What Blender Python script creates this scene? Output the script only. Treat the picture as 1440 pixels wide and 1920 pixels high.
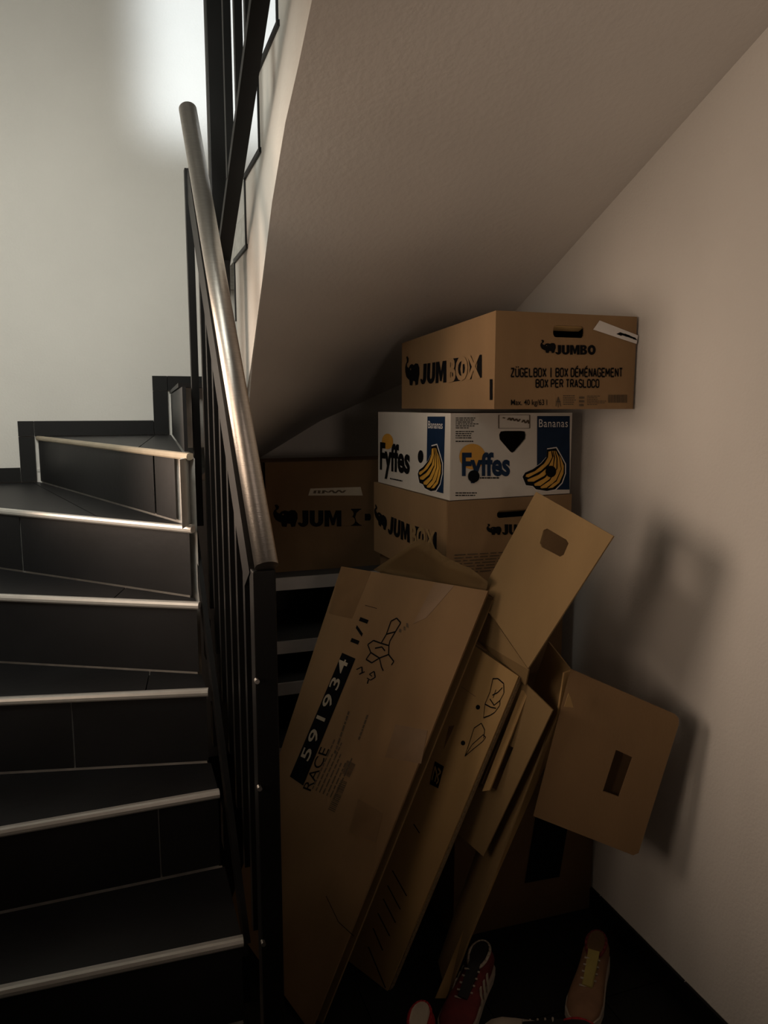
import bpy, bmesh, math, random
from mathutils import Vector, Matrix
random.seed(7)
for o in list(bpy.data.objects): bpy.data.objects.remove(o, do_unlink=True)
SC = bpy.context.scene
COL = SC.collection

# ---------------------------------------------------------------- camera
cam_d = bpy.data.cameras.new('camera'); cam = bpy.data.objects.new('camera', cam_d); COL.objects.link(cam)
cam_d.sensor_fit = 'VERTICAL'; cam_d.sensor_height = 36.0; cam_d.lens = 1420/1920*36.0
cam_d.clip_start = 0.02
cam.location = (0, 0, 1.555)
cam.rotation_euler = (math.radians(90-7.898365730834805), 0, math.radians(-19.40532413626155))
SC.camera = cam
# ---------------------------------------------------------------- world, lights, exposure
W = bpy.data.worlds.new('world'); SC.world = W; W.use_nodes = True
W.node_tree.nodes['Background'].inputs[0].default_value = (1.0, 0.86, 0.72, 1)
W.node_tree.nodes['Background'].inputs[1].default_value = 0.012
VS = SC.view_settings
VS.view_transform = 'Standard'; VS.look = 'None'; VS.gamma = 1.0; VS.exposure = 0.0; VS.use_curve_mapping = False
SC.cycles.max_bounces = 8; SC.cycles.diffuse_bounces = 5
def area(name, loc, target, power, color, sx, sy, spread=180):
    d = bpy.data.lights.new(name, 'AREA'); d.shape = 'RECTANGLE'; d.size = sx; d.size_y = sy
    d.energy = power; d.color = color; d.spread = math.radians(spread)
    o = bpy.data.objects.new(name, d); COL.objects.link(o); o.location = loc
    o.rotation_euler = (Vector(target)-Vector(loc)).to_track_quat('-Z', 'Y').to_euler()
    return o
def spot(name, loc, target, power, color, ang, blend, rad):
    d = bpy.data.lights.new(name, 'SPOT'); d.energy = power; d.color = color
    d.spot_size = math.radians(ang); d.spot_blend = blend; d.shadow_soft_size = rad
    o = bpy.data.objects.new(name, d); COL.objects.link(o); o.location = loc
    o.rotation_euler = (Vector(target)-Vector(loc)).to_track_quat('-Z', 'Y').to_euler()
    return o
area('stairwell_fill', (-0.50, 1.25, 2.50), (-0.25, 3.29, 1.75), 9.6, (1.0, 0.985, 0.88), 0.8, 0.8, 115)  # unseen area fill added to wash the back wall evenly
area('stair_wall_bounce', (-0.62, 2.05, 1.58), (1.34, 1.10, 1.45), 4.3, (1.0, 0.75, 0.57), 0.65, 0.6, 80)  # added area light standing in for glow off the lit stairwell wall
area('front_left_fill', (-0.84, 1.05, 1.45), (1.0, 1.85, 1.50), 1.9, (1.0, 0.74, 0.55), 0.7, 0.7, 95)  # unseen fill added from front left for cartons and box fronts
area('landing_window_light', (0.62, 2.45, 3.12), (0.62, 3.29, 3.12), 3.0, (0.86, 0.94, 1.0), 0.90, 1.00, 24)
area('soffit_fill', (0.45, -1.3, 1.5), (0.85, 1.2, 2.4), 1.45, (1.0, 0.77, 0.62), 0.4, 0.4, 90)  # fill added behind the camera, aimed up to brighten the soffit

# ---------------------------------------------------------------- materials
def mat(name, col, rough=0.6, metal=0.0, var=0.0, vscale=6.0, bump=0.0, bscale=60.0, stretch=(1,1,1), spec=0.5, coat=0.0):
    m = bpy.data.materials.new(name); m.use_nodes = True
    nt = m.node_tree; b = nt.nodes['Principled BSDF']
    b.inputs['Base Color'].default_value = (*col, 1); b.inputs['Roughness'].default_value = rough
    b.inputs['Metallic'].default_value = metal; b.inputs['Specular IOR Level'].default_value = spec
    b.inputs['Coat Weight'].default_value = coat
    tc = nt.nodes.new('ShaderNodeTexCoord'); mp = nt.nodes.new('ShaderNodeMapping')
    mp.inputs['Scale'].default_value = stretch; nt.links.new(tc.outputs['Object'], mp.inputs['Vector'])
    if var:
        n = nt.nodes.new('ShaderNodeTexNoise'); n.inputs['Scale'].default_value = vscale; n.inputs['Detail'].default_value = 6
        nt.links.new(mp.outputs[0], n.inputs['Vector'])
        r = nt.nodes.new('ShaderNodeValToRGB')
        r.color_ramp.elements[0].position = 0.3; r.color_ramp.elements[1].position = 0.7
        r.color_ramp.elements[0].color = (*[c*(1-var) for c in col], 1)
        r.color_ramp.elements[1].color = (*[min(1, c*(1+var)) for c in col], 1)
        nt.links.new(n.outputs['Fac'], r.inputs[0]); nt.links.new(r.outputs[0], b.inputs['Base Color'])
    if bump:
        n2 = nt.nodes.new('ShaderNodeTexNoise'); n2.inputs['Scale'].default_value = bscale; n2.inputs['Detail'].default_value = 4
        nt.links.new(mp.outputs[0], n2.inputs['Vector'])
        bp = nt.nodes.new('ShaderNodeBump'); bp.inputs['Strength'].default_value = bump; bp.inputs['Distance'].default_value = 0.004
        nt.links.new(n2.outputs['Fac'], bp.inputs['Height']); nt.links.new(bp.outputs[0], b.inputs['Normal'])
    return m
M = dict(
 plaster=mat('white_plaster', (.74,.72,.68), .9, 0, .03, 3, .35, 130),
 plaster2=mat('soffit_plaster', (.72,.69,.65), .9, 0, .04, 2.5, .3, 60),
 string=mat('string_plaster', (.74,.73,.69), .9, 0, .05, 8, .3, 90),
 grout=mat('grey_grout', (.55,.54,.51), .95, 0, .15, 30),
 tile=mat('anthracite_tile', (.013,.013,.014), .48, 0, .25, 5, .12, 40, spec=.3),
 tilefloor=mat('black_floor_tile', (.008,.008,.008), .6, 0, .2, 5, spec=.25),
 base=mat('black_skirting_tile', (.005,.005,.005), .5, 0, .2, 8, spec=.25),
 steel=mat('brushed_steel', (.62,.59,.55), .36, 1.0, .08, 40, .15, 90, (1,1,12)),
 nosing=mat('brushed_aluminium', (.72,.70,.66), .38, .55, .05, 30),
 black=mat('black_painted_steel', (.004,.004,.004), .45, 0, .2, 10, spec=.3),
 card=mat('brown_cardboard', (.27,.178,.076), .85, 0, .10, 7, .12, 160, (1,1,.35)),
 card2=mat('reddish_cardboard', (.25,.152,.070), .85, 0, .12, 6, .12, 160, (1,1,.35)),
 cardl=mat('light_kraft_cardboard', (.43,.275,.11), .82, 0, .07, 9, .1, 160, (1,1,.35)),
 carddark=mat('dark_cardboard', (.135,.078,.034), .9, 0, .12, 7, .12, 160),  # even, darker brown than the other boards
 edge=mat('corrugated_edge', (.26,.19,.11), .95, 0, .35, 160),
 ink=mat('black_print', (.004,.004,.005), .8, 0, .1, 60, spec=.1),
 inksoft=mat('faded_brown_print', (.085,.06,.035), .8, 0, .3, 90),
 white=mat('white_coated_board', (.60,.56,.50), .6, 0, .04, 9),
 navy=mat('navy_print', (.006,.020,.054), .6, 0, .1, 40, spec=.15),
 blue=mat('blue_letter_print', (.007,.024,.062), .6, 0, .1, 40, spec=.15),
 yellow=mat('yellow_print', (.62,.33,.045), .55, 0, .12, 25),
 sun=mat('orange_print', (.60,.30,.04), .55, 0, .05, 25),
 tape=mat('brown_packing_tape', (.21,.125,.058), .4, 0, .08, 20),
 tapew=mat('pale_masking_tape', (.42,.36,.27), .6, 0, .08, 20),
 sticker=mat('white_sticker', (.68,.65,.62), .55, 0, .05, 20),
 shelfw=mat('pale_shelf_edge', (.40,.36,.33), .6, 0, .06, 10),
 shelfd=mat('dark_grey_shelf_board', (.05,.048,.045), .7, 0, .1, 10),
 red=mat('red_fabric', (.36,.012,.02), .7, 0, .15, 40, .2, 200),
 shoew=mat('off_white_leather', (.50,.44,.36), .6, 0, .1, 20, .1, 120),
 shoer=mat('dark_red_suede', (.15,.018,.020), .8, 0, .2, 30, .2, 160),
 shoey=mat('yellow_lining', (.36,.29,.08), .7, 0, .1, 30),
 rubber=mat('black_rubber', (.012,.012,.012), .7, 0, .1, 30),
 shoeb=mat('tan_suede', (.26,.14,.075), .8, 0, .15, 25, .15, 150),
)
# ---------------------------------------------------------------- helpers
def put(name, me, m, parent=None, loc=None):
    """link mesh data given in world coordinates as one object"""
    o = bpy.data.objects.new(name, me); COL.objects.link(o)
    if m: me.materials.append(m) if not isinstance(m, (list,tuple)) else [me.materials.append(x) for x in m]
    base = Vector((0,0,0))
    if parent is not None:
        p = parent
        while p is not None: base += Vector(p.location); p = p.parent
        o.parent = parent
    if loc is None:
        loc = sum((v.co for v in me.vertices), Vector())/max(1, len(me.vertices))
    for v in me.vertices: v.co -= Vector(loc)
    o.location = Vector(loc)-base
    return o
def thing(name, label, cat, loc, group=None):
    o = bpy.data.objects.new(name, None); COL.objects.link(o); o.location = loc
    o.empty_display_size = .05; o['label'] = label; o['category'] = cat
    if group: o['group'] = group
    return o
def struct(o, label=None):
    o['kind'] = 'structure'
    if label: o['label'] = label
    return o
def bm_mesh(bm, name, smooth=False):
    bmesh.ops.recalc_face_normals(bm, faces=bm.faces)
    me = bpy.data.meshes.new(name); bm.to_mesh(me); bm.free()
    if smooth:
        for p in me.polygons: p.use_smooth = True
    return me
def add_hex(bm, b, t):
    vb = [bm.verts.new(p) for p in b]; vt = [bm.verts.new(p) for p in t]; n = len(b)
    bm.faces.new(list(reversed(vb))); bm.faces.new(vt)
    for i in range(n): bm.faces.new((vb[i], vb[(i+1)%n], vt[(i+1)%n], vt[i]))
def add_prism(bm, poly, z0, z1): add_hex(bm, [(x,y,z0) for x,y in poly], [(x,y,z1) for x,y in poly])
def add_box(bm, x0,x1,y0,y1,z0,z1): add_prism(bm, [(x0,y0),(x1,y0),(x1,y1),(x0,y1)], z0, z1)
def bevel(bm, w, seg=2): bmesh.ops.bevel(bm, geom=bm.edges[:], offset=w, segments=seg, affect='EDGES', profile=.6)
def box_obj(name, ext, m, parent=None, bv=0):
    bm = bmesh.new(); add_box(bm, *ext)
    if bv: bevel(bm, bv)
    return put(name, bm_mesh(bm, name), m, parent)
def frame(d):
    d = d.normalized(); u = Vector((0,0,1)).cross(d)
    if u.length < 1e-4: u = Vector((1,0,0))
    u.normalize(); return u, d.cross(u).normalized()
def add_bar(bm, a, b, w, h=None, n=4, up=None):
    """bar from a to b; n=4 gives a w x h rectangle, else a round bar of diameter w"""
    a, b = Vector(a), Vector(b); u, v = frame(b-a); h = h or w
    def ring(p):
        if n == 4: return [p+u*sx*w/2+v*sy*h/2 for sx,sy in ((-1,-1),(1,-1),(1,1),(-1,1))]
        return [p+(u*math.cos(2*math.pi*i/n)+v*math.sin(2*math.pi*i/n))*w/2 for i in range(n)]
    add_hex(bm, ring(a), ring(b))
def bar_obj(name, a, b, w, h, m, parent, n=4, bv=0, smooth=False):
    bm = bmesh.new(); add_bar(bm, a, b, w, h, n)
    if bv: bevel(bm, bv)
    o = put(name, bm_mesh(bm, name), m, parent)
    if smooth:
        for p in o.data.polygons: p.use_smooth = len(p.vertices) == 4
    return o
def clip(poly, p, n):
    """keep the part of poly where (q-p).n >= 0"""
    out = []
    for i in range(len(poly)):
        a, b = poly[i], poly[(i+1)%len(poly)]
        da = (a[0]-p[0])*n[0]+(a[1]-p[1])*n[1]; db = (b[0]-p[0])*n[0]+(b[1]-p[1])*n[1]
        if da >= 0: out.append(a)
        if da*db < 0:
            t = da/(da-db); out.append((a[0]+(b[0]-a[0])*t, a[1]+(b[1]-a[1])*t))
    return out
# flat shapes: filled curves and lettering turned into a 2D mesh, then laid on a quad of space
def fill2d(loops):
    cu = bpy.data.curves.new('c', 'CURVE'); cu.dimensions = '2D'; cu.fill_mode = 'BOTH'
    for lp in loops:
        s = cu.splines.new('POLY'); s.points.add(len(lp)-1); s.use_cyclic_u = True
        for i, (x, y) in enumerate(lp): s.points[i].co = (x, y, 0, 1)
    return curve2d(cu)
def curve2d(cu):
    ob = bpy.data.objects.new('c', cu); COL.objects.link(ob)
    dg = bpy.context.evaluated_depsgraph_get()
    me = bpy.data.meshes.new_from_object(ob.evaluated_get(dg))
    vs = [(v.co.x, v.co.y) for v in me.vertices]; fs = [tuple(p.vertices) for p in me.polygons]
    bpy.data.objects.remove(ob); bpy.data.meshes.remove(me); bpy.data.curves.remove(cu)
    return vs, fs
TXT = {}
def text2d(s, bold=0.0, space=1.0):
    k = (s, bold, space)
    if k not in TXT:
        cu = bpy.data.curves.new('t', 'FONT'); cu.body = s; cu.offset = bold; cu.space_character = space; cu.resolution_u = 3
        vs, fs = curve2d(cu)
        x0=min(v[0] for v in vs); x1=max(v[0] for v in vs); y0=min(v[1] for v in vs); y1=max(v[1] for v in vs)
        TXT[k] = ([((x-x0)/(x1-x0), (y-y0)/(y1-y0)) for x,y in vs], fs)
    return TXT[k]
def qmap(q, u, v, off=0.0):
    a,b,c,d = [Vector(p) for p in q]
    p = a*(1-u)*(1-v)+b*u*(1-v)+c*u*v+d*(1-u)*v
    return p + ((b-a).cross(d-a)).normalized()*off
# heavy block capitals of the carton printing: width, loops
def arc(cx,cy,rx,ry,a0,a1,n=8): return [(cx+rx*math.cos(math.radians(a0+(a1-a0)*i/n)), cy+ry*math.sin(math.radians(a0+(a1-a0)*i/n))) for i in range(n+1)]
GL = {
 'J': (.62, [[(.26,1),(.62,1),(.62,.34)]+arc(.31,.31,.31,.31,0,-150,8)+[(.0,.26),(.14,.28)]+arc(.22,.30,.06,.08,200,350,4)+[(.28,.36)][:1]]),
 'U': (.80, [[(0,1),(.30,1),(.30,.38)]+arc(.40,.36,.10,.14,180,360,6)+[(.50,.38),(.50,1),(.80,1),(.80,.36)]+arc(.40,.36,.40,.36,0,-180,12)]),
 'M': (1.0, [[(0,0),(0,1),(.34,1),(.50,.52),(.66,1),(1,1),(1,0),(.72,0),(.72,.58),(.58,.08),(.42,.08),(.28,.58),(.28,0)]]),
 'B': (.74, [[(0,0),(0,1),(.42,1)]+arc(.42,.76,.28,.24,80,-60,6)+arc(.44,.28,.30,.28,60,-90,7), [(.28,.62),(.28,.80),(.36,.80),(.42,.74),(.40,.64)], [(.28,.20),(.28,.42),(.40,.42),(.46,.30),(.40,.20)]]),
 'O': (.86, [arc(.43,.5,.43,.52,0,345,22), arc(.43,.5,.14,.24,0,340,16)]),
}
def block2d(s, gap=.06):
    x = 0; V, F = [], []
    for c in s:
        w, lp = GL[c]; vs, fs = fill2d(lp); k = len(V)
        V += [(a+x, b) for a, b in vs]; F += [tuple(i+k for i in f) for f in fs]; x += w+gap
    return [(a/(x-gap), b) for a, b in V], F
# narrow stroke capitals of the small carton lines
def st(*p): return list(p)
SG = {
 'Z': [[(0,1),(1,1),(0,0),(1,0)]], 'U': [[(0,1),(0,.12),(.2,0),(.8,0),(1,.12),(1,1)]], 'G': [[(1,.78),(1,.9),(.8,1),(.2,1),(0,.88),(0,.12),(.2,0),(.8,0),(1,.12),(1,.45),(.55,.45)]],
 'E': [[(1,1),(0,1),(0,0),(1,0)],[(0,.52),(.85,.52)]], 'L': [[(0,1),(0,0),(1,0)]], 'B': [[(0,0),(0,1),(.8,1),(1,.88),(1,.66),(.8,.53),(0,.53)],[(.8,.53),(1,.40),(1,.12),(.8,0),(0,0)]],
 'O': [[(.2,0),(.8,0),(1,.12),(1,.88),(.8,1),(.2,1),(0,.88),(0,.12),(.2,0)]], 'X': [[(0,0),(1,1)],[(0,1),(1,0)]], '|': [[(.5,-.1),(.5,1.1)]], 'D': [[(0,0),(0,1),(.7,1),(1,.85),(1,.15),(.7,0),(0,0)]],
 'M': [[(-.1,0),(-.1,1),(.5,.3),(1.1,1),(1.1,0)]], 'N': [[(0,0),(0,1),(1,0),(1,1)]], 'A': [[(0,0),(.5,1),(1,0)],[(.2,.33),(.8,.33)]], 'T': [[(0,1),(1,1)],[(.5,1),(.5,0)]],
 'P': [[(0,0),(0,1),(.8,1),(1,.88),(1,.58),(.8,.47),(0,.47)]], 'R': [[(0,0),(0,1),(.8,1),(1,.88),(1,.60),(.8,.50),(0,.50)],[(.5,.5),(1,0)]], 'S': [[(1,.85),(.8,1),(.2,1),(0,.86),(0,.66),(.2,.54),(.8,.46),(1,.34),(1,.14),(.8,0),(.2,0),(0,.15)]], 'C': [[(1,.75),(1,.88),(.8,1),(.2,1),(0,.88),(0,.12),(.2,0),(.8,0),(1,.12),(1,.25)]],
}
def stroke2d(s, t=.17):
    sh, x = [], 0.0
    for c in s:
        acc = {'Ü':'U','É':'E'}.get(c)
        for p in SG.get(acc or c, []): sh.append(ribbon([(x+a*.46, b*.80) for a, b in p], t))
        if c == 'Ü': sh += [(rect(x+.02,.88,x+.16,1.02),[(0,1,2,3)]), (rect(x+.30,.88,x+.44,1.02),[(0,1,2,3)])]
        if c == 'É': sh.append(ribbon([(x+.14,.90),(x+.40,1.06)], .13))
        x += .30 if c == ' ' else .78 if c == 'M' else .68
    return [([(a/(x-.22), b/.80) for a, b in vs], fs) for vs, fs in sh]
def rect(u0,v0,u1,v1): return [(u0,v0),(u1,v0),(u1,v1),(u0,v1)]
def circle(cx,cy,rx,ry=None,n=20):
    ry = ry or rx
    return [(cx+rx*math.cos(2*math.pi*i/n), cy+ry*math.sin(2*math.pi*i/n)) for i in range(n)]
def ribbon(pts, w):
    """quads along a 2D polyline"""
    vs, fs = [], []
    for (x0,y0),(x1,y1) in zip(pts, pts[1:]):
        dx,dy = x1-x0,y1-y0; l = math.hypot(dx,dy) or 1; nx,ny = -dy/l*w/2, dx/l*w/2
        k = len(vs); vs += [(x0+nx,y0+ny),(x0-nx,y0-ny),(x1-nx,y1-ny),(x1+nx,y1+ny)]; fs.append((k,k+1,k+2,k+3))
    return vs, fs
ONTO = None
def onto(q):
    return q if ONTO is None else [qmap(ONTO, *uv_of(ONTO, p)) for p in q]
def flat(name, shapes, q, m, parent, off=.0012):
    """print: flat 2D shapes (verts, faces) in the unit square laid on the quad q (BL, BR, TR, TL)"""
    V, F = [], []; q = onto(q)
    for vs, fs in shapes:
        k = len(V); V += [qmap(q, u, v, off) for u, v in vs]; F += [tuple(i+k for i in f) for f in fs]
    me = bpy.data.meshes.new(name); me.from_pydata([tuple(v) for v in V], [], F)
    return put(name, me, m, parent)
def text(name, s, q, m, parent, bold=.0, off=.0012, space=1.0):
    return flat(name, [text2d(s, bold, space)], q, m, parent, off)
def lines(n, seed, short=.3, h=.42):
    """n rows of small unreadable print, broken into words"""
    r = random.Random(seed); out = []
    for i in range(n):
        y = 1-(i+.5)/n; end = 1-r.random()*short; x = 0
        while x < end-.05:
            w = .05+r.random()*.12; out.append((rect(x, y-h/n/2, min(x+w,end), y+h/n/2), [(0,1,2,3)])); x += w+.025
    return out
def barcode(seed, n=22):
    r = random.Random(seed); x = 0; out = []
    while x < .97:
        w = .012+r.random()*.03; out.append((rect(x,0,min(1,x+w),1),[(0,1,2,3)])); x += w+.012+r.random()*.02
    return out
def add_panel(bm, q, th=.005, holes=(), outer=None):
    """board: quad q (BL, BR, TR, TL seen from the outside), thickness th behind it, holes as loops in the unit square"""
    vs, fs = fill2d([outer or rect(0,0,1,1)]+list(holes)) if (holes or outer) else (rect(0,0,1,1), [(0,1,2,3)])
    f = [bm.verts.new(qmap(q,u,v)) for u,v in vs]; b = [bm.verts.new(qmap(q,u,v,-th)) for u,v in vs]
    cnt = {}
    for t in fs:
        for i in range(len(t)):
            e = (t[i], t[(i+1)%len(t)]); cnt[e] = 1
        try:
            bm.faces.new([f[i] for i in t]); bm.faces.new([b[i] for i in reversed(t)])
        except ValueError: pass
    for (i,j) in cnt:
        if (j,i) not in cnt: bm.faces.new((f[i], b[i], b[j], f[j]))
def panel(name, q, m, parent, th=.005, holes=(), outer=None):
    bm = bmesh.new(); add_panel(bm, q, th, holes, outer)
    return put(name, bm_mesh(bm, name), m, parent)
def subq(q, u0, v0, u1, v1): return [qmap(q,u0,v0), qmap(q,u1,v0), qmap(q,u1,v1), qmap(q,u0,v1)]
def uv_of(q, p):
    """inverse of qmap by Gauss-Newton"""
    q = [Vector(c) for c in q]; p = Vector(p); u = v = .5
    for _ in range(12):
        d = p-qmap(q,u,v)
        e1 = (q[1]-q[0])*(1-v)+(q[2]-q[3])*v; e2 = (q[3]-q[0])*(1-u)+(q[2]-q[1])*u
        a11,a12,a22 = e1.dot(e1), e1.dot(e2), e2.dot(e2); b1,b2 = d.dot(e1), d.dot(e2); det = a11*a22-a12*a12
        u += (b1*a22-b2*a12)/det; v += (b2*a11-b1*a12)/det
    return (u, v)
def rrect(u0,v0,u1,v1,ru,rv,n=5):
    out = []
    for cx,cy,a0 in ((u1-ru,v0+rv,-90),(u1-ru,v1-rv,0),(u0+ru,v1-rv,90),(u0+ru,v0+rv,180)):
        for i in range(n+1):
            a = math.radians(a0+90*i/n); out.append((cx+ru*math.cos(a), cy+rv*math.sin(a)))
    return out

# ================================================================ setting
WX, WB, WL = 1.342, 3.29, -0.95      # right wall, back wall, left wall
def wall(name, ext, label):
    return struct(box_obj(name, ext, M['plaster']), label)
wall('wall_right', (WX, WX+.12, -2.2, WB+.12, -.02, 4.1), 'warm white plastered wall beside the boxes')
wall('wall_back', (WL-.12, WX, WB, WB+.12, -.02, 4.1), 'white plastered wall behind the winding stairs')
wall('wall_left', (WL-.12, WL, -2.2, WB, -.02, 4.1), 'white plastered wall on the outer side of the stairs')
bm = bmesh.new(); add_box(bm, WL-.12, WX, -2.2, WB, -.06, -.012)
fl = struct(put('floor', bm_mesh(bm, 'floor'), M['grout']), 'black tiled floor under the stairs')
tm = None
for i in range(-4, 7):
    for j in range(-8, 12):
        x0, y0 = i*.30-.05, j*.30+.02
        x1, y1 = min(x0+.297, WX-.001), min(y0+.297, WB-.001)
        if x0 < WL or x1 < .19 and y0 > .6 or x1-x0 < .02 or y0 < -2.1: continue
        if y0 < .9: continue
        box_obj('floor_tile', (x0,x1,y0,y1,-.012,0), M['tilefloor'], fl)
box_obj('floor_tile', (WL,WX,-2.2,.913,-.012,0), M['tilefloor'], fl)
bb = struct(box_obj('baseboard_right', (WX-.006, WX, .3, WB-.02, 0, .068), M['grout']), 'black tile skirting along the right wall')
for j in range(8):
    box_obj('skirting_tile', (WX-.012, WX-.004, .32+j*.37, .32+j*.37+.366, .002, .07), M['base'], bb)
# stepped skirting on the back wall
bk = struct(box_obj('baseboard_back', (-.42, .5, WB-.004, WB, 1.3, 1.31), M['grout']), 'black tile skirting stepping up the back wall')
def sk(x0,x1,z0,z1): box_obj('skirting_tile', (x0,x1,WB-.014,WB-.002,z0,z1), M['base'], bk)
sk(-.95,-.362, 1.262,1.318); sk(-.360,-.304,1.262,1.439); sk(-.360,-.304,1.441,1.500); sk(-.302,.148,1.442,1.500)
sk(.150,.208,1.442,1.619); sk(.150,.208,1.621,1.681); sk(.210,.60,1.622,1.681)

# upper flight: plastered soffit, white string with saw-tooth edge
SX = .36
inner = [(SX,.55,2.83),(SX,.95,2.57)] + [(0.36,1.4031,2.2639),(0.36,1.5107,2.2013),(0.36,1.6366,2.1377),(0.36,1.7914,2.0168),(0.36,1.9465,1.85),(0.36,2.1328,1.6618)] + [(.350,2.19,1.57),(.325,2.235,1.48),(.285,2.26,1.42),(.22,2.27,1.34)]
outer = [(WX,.55,2.70),(WX,.95,2.53),(1.342,1.36,2.353),(WX,1.50,2.292),(WX,1.68,2.213),(WX,2.00,2.074),(WX,2.427,1.887),(WX,3.29,1.70),(1.16,WB,1.622),(.857,WB,1.492),(.600,WB,1.3435),(.40,WB,1.24)]
bm = bmesh.new(); NS = 10
rows = []
def lerp(a,b,t): return tuple(a[i]+(b[i]-a[i])*t for i in range(3))
def dens(pts, k=4):
    out = []
    for a,b in zip(pts, pts[1:]): out += [lerp(a,b,i/k) for i in range(k)]
    return out+[pts[-1]]
for a,b in zip(dens(inner), dens(outer)):
    rows.append([bm.verts.new(lerp(a,b,i/NS)) for i in range(NS+1)])
for r0,r1 in zip(rows, rows[1:]):
    for i in range(NS): bm.faces.new((r0[i], r0[i+1], r1[i+1], r1[i]))
me = bm_mesh(bm, 'ceiling', True)
ce = struct(put('ceiling', me, M['plaster2'], None, (.36,1.5,2.0)), 'plastered sloping underside of the upper stair flight')
# string side between saw-tooth and soffit edge
saw = [(.55,2.88),(1.05,2.88),(1.05,2.70),(1.255,2.70),(1.255,2.52),(1.46,2.52)]
saw = [(.55,3.06),(.62,3.06),(.62,2.88),(.85,2.88),(.85,2.70),(1.07,2.70),(1.07,2.52),(1.29,2.52),(1.29,2.52)]
T1 = [(0.36,1.6781,2.3913),(0.36,1.6855,2.3121),(0.36,1.9085,2.3289),(0.36,1.9308,2.1519),(0.36,2.1281,2.1659),(0.36,2.1578,1.9723),(0.36,2.3412,1.9829),(0.36,2.3821,1.7538)]
zl = [2.52, 2.34, 2.16, 1.98, 1.80]
yy = [T1[1][1], (T1[2][1]+T1[3][1])/2, (T1[4][1]+T1[5][1])/2, T1[6][1]+.02]
saw = [(.55,2.88),(1.05,2.88),(1.05,2.70),(1.35,2.70),(1.35,2.52),(yy[0],2.52),(yy[0],zl[1]),(yy[1],zl[1]),(yy[1],zl[2]),(yy[2],zl[2]),(yy[2],zl[3]),(yy[3],zl[3]),(yy[3],1.80),(2.24,1.80)]
bm = bmesh.new()
low = [(p[1],p[2]) for p in inner[:9]]+[(2.24,1.40)]
def lowz(y):
    for a,b in zip(low, low[1:]):
        if a[0] <= y <= b[0]: return a[1]+(b[1]-a[1])*(y-a[0])/(b[0]-a[0])
    return low[-1][1]
ys = sorted(set([round(s[0],5) for s in saw]+[round(l[0],5) for l in low if l[0] <= 2.24]))
def topz(y0,y1):
    m = (y0+y1)/2
    for a,b in zip(saw, saw[1:]):
        if a[0] <= m <= b[0] and b[0]-a[0] > 1e-6: return a[1]
for y0,y1 in zip(ys, ys[1:]):
    t = topz(y0,y1)
    if t is None or y1-y0 < 1e-5: continue
    add_hex(bm, [(SX,y0,lowz(y0)),(SX+.004,y0,lowz(y0)+.002),(SX+.004,y1,lowz(y1)+.002),(SX,y1,lowz(y1))], [(SX,y0,t),(SX+.004,y0,t),(SX+.004,y1,t),(SX,y1,t)])
st = put('stair_string', bm_mesh(bm,'stair_string'), M['string'], ce); st['label'] = 'white saw-tooth side of the upper flight'
for a,b in zip(saw[:-2], saw[1:-1]):
    if abs(a[0]-b[0]) > .01: box_obj('tread_tile', (SX-.006, SX+.06, a[0]-.012, b[0], a[1], a[1]+.012), M['tile'], ce)
    elif abs(a[1]-b[1]) > .01: box_obj('riser_tile', (SX-.004, SX+.06, a[0], a[0]+.010, b[1]+.012, a[1]), M['tile'], ce)
box_obj('flight_core', (.40, WX-.01, 2.25, WB-.01, 2.04, 2.14), M['grout'], ce)
# ceiling of the stairwell
bm = bmesh.new(); add_box(bm, WL-.12, WX+.12, -.2, WB+.12, 4.1, 4.2)
struct(put('ceiling', bm_mesh(bm,'ceiling'), M['plaster']), 'flat ceiling high over the stairwell')

# ================================================================ winding stairs
RZ = .18
I_ = {1:(.19,.86), 2:(.188,1.10), 3:(.1847,1.342), 4:(.1763,1.588), 5:(.1726,1.732), 6:(.1681,1.846), 7:(.1621,1.905), 8:(.156,1.935), 9:(.152,1.955)}
O_ = {1:(-.25,.86), 2:(-.25,1.108), 3:(-.2362,1.354), 4:(-.253,1.578), 5:(-.2744,1.831), 6:(-.2966,2.0936), 7:(-.3282,2.43), 8:(-.302,3.285), 9:(.2116,3.289)}
stairs = thing('staircase', 'winding staircase with anthracite tiled steps and metal nosings', 'staircase', (-.4,1.6,0))
def off_line(k, d):
    i, o = I_[k], O_[k]; dx,dy = o[0]-i[0], o[1]-i[1]; l = math.hypot(dx,dy); n = (dy/l, -dx/l)
    return (i[0]+n[0]*d, i[1]+n[1]*d), n, (dx/l, dy/l)
def region(k, d0, d1, xin):
    room = [(WL+.002,.3),(xin,.3),(xin,WB-.016),(WL+.002,WB-.016)]
    p,n,_ = off_line(k, d0); r = clip(room, p, n)
    if d1 is None: p,n,_ = off_line(k+1, .004)
    elif d1 == 'core': p,n,_ = off_line(k+1, .03)
    else: p,n,_ = off_line(k, d1)
    return clip(r, p, (-n[0],-n[1]))
rj = {4:0.0494, 5:-0.1252, 7:-0.2729, 8:0.0933, 2:-.1, 3:-.62, 6:-.6}
tj = {6:((-0.0219,1.9796),(0.0391,2.2013)), 5:((0.036,1.7627),(0.0569,1.9475)), 8:((0.0325,2.0),(0.1292,3.0335)), 7:((-0.0401,2.106),(-0.213,2.826))}
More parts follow.
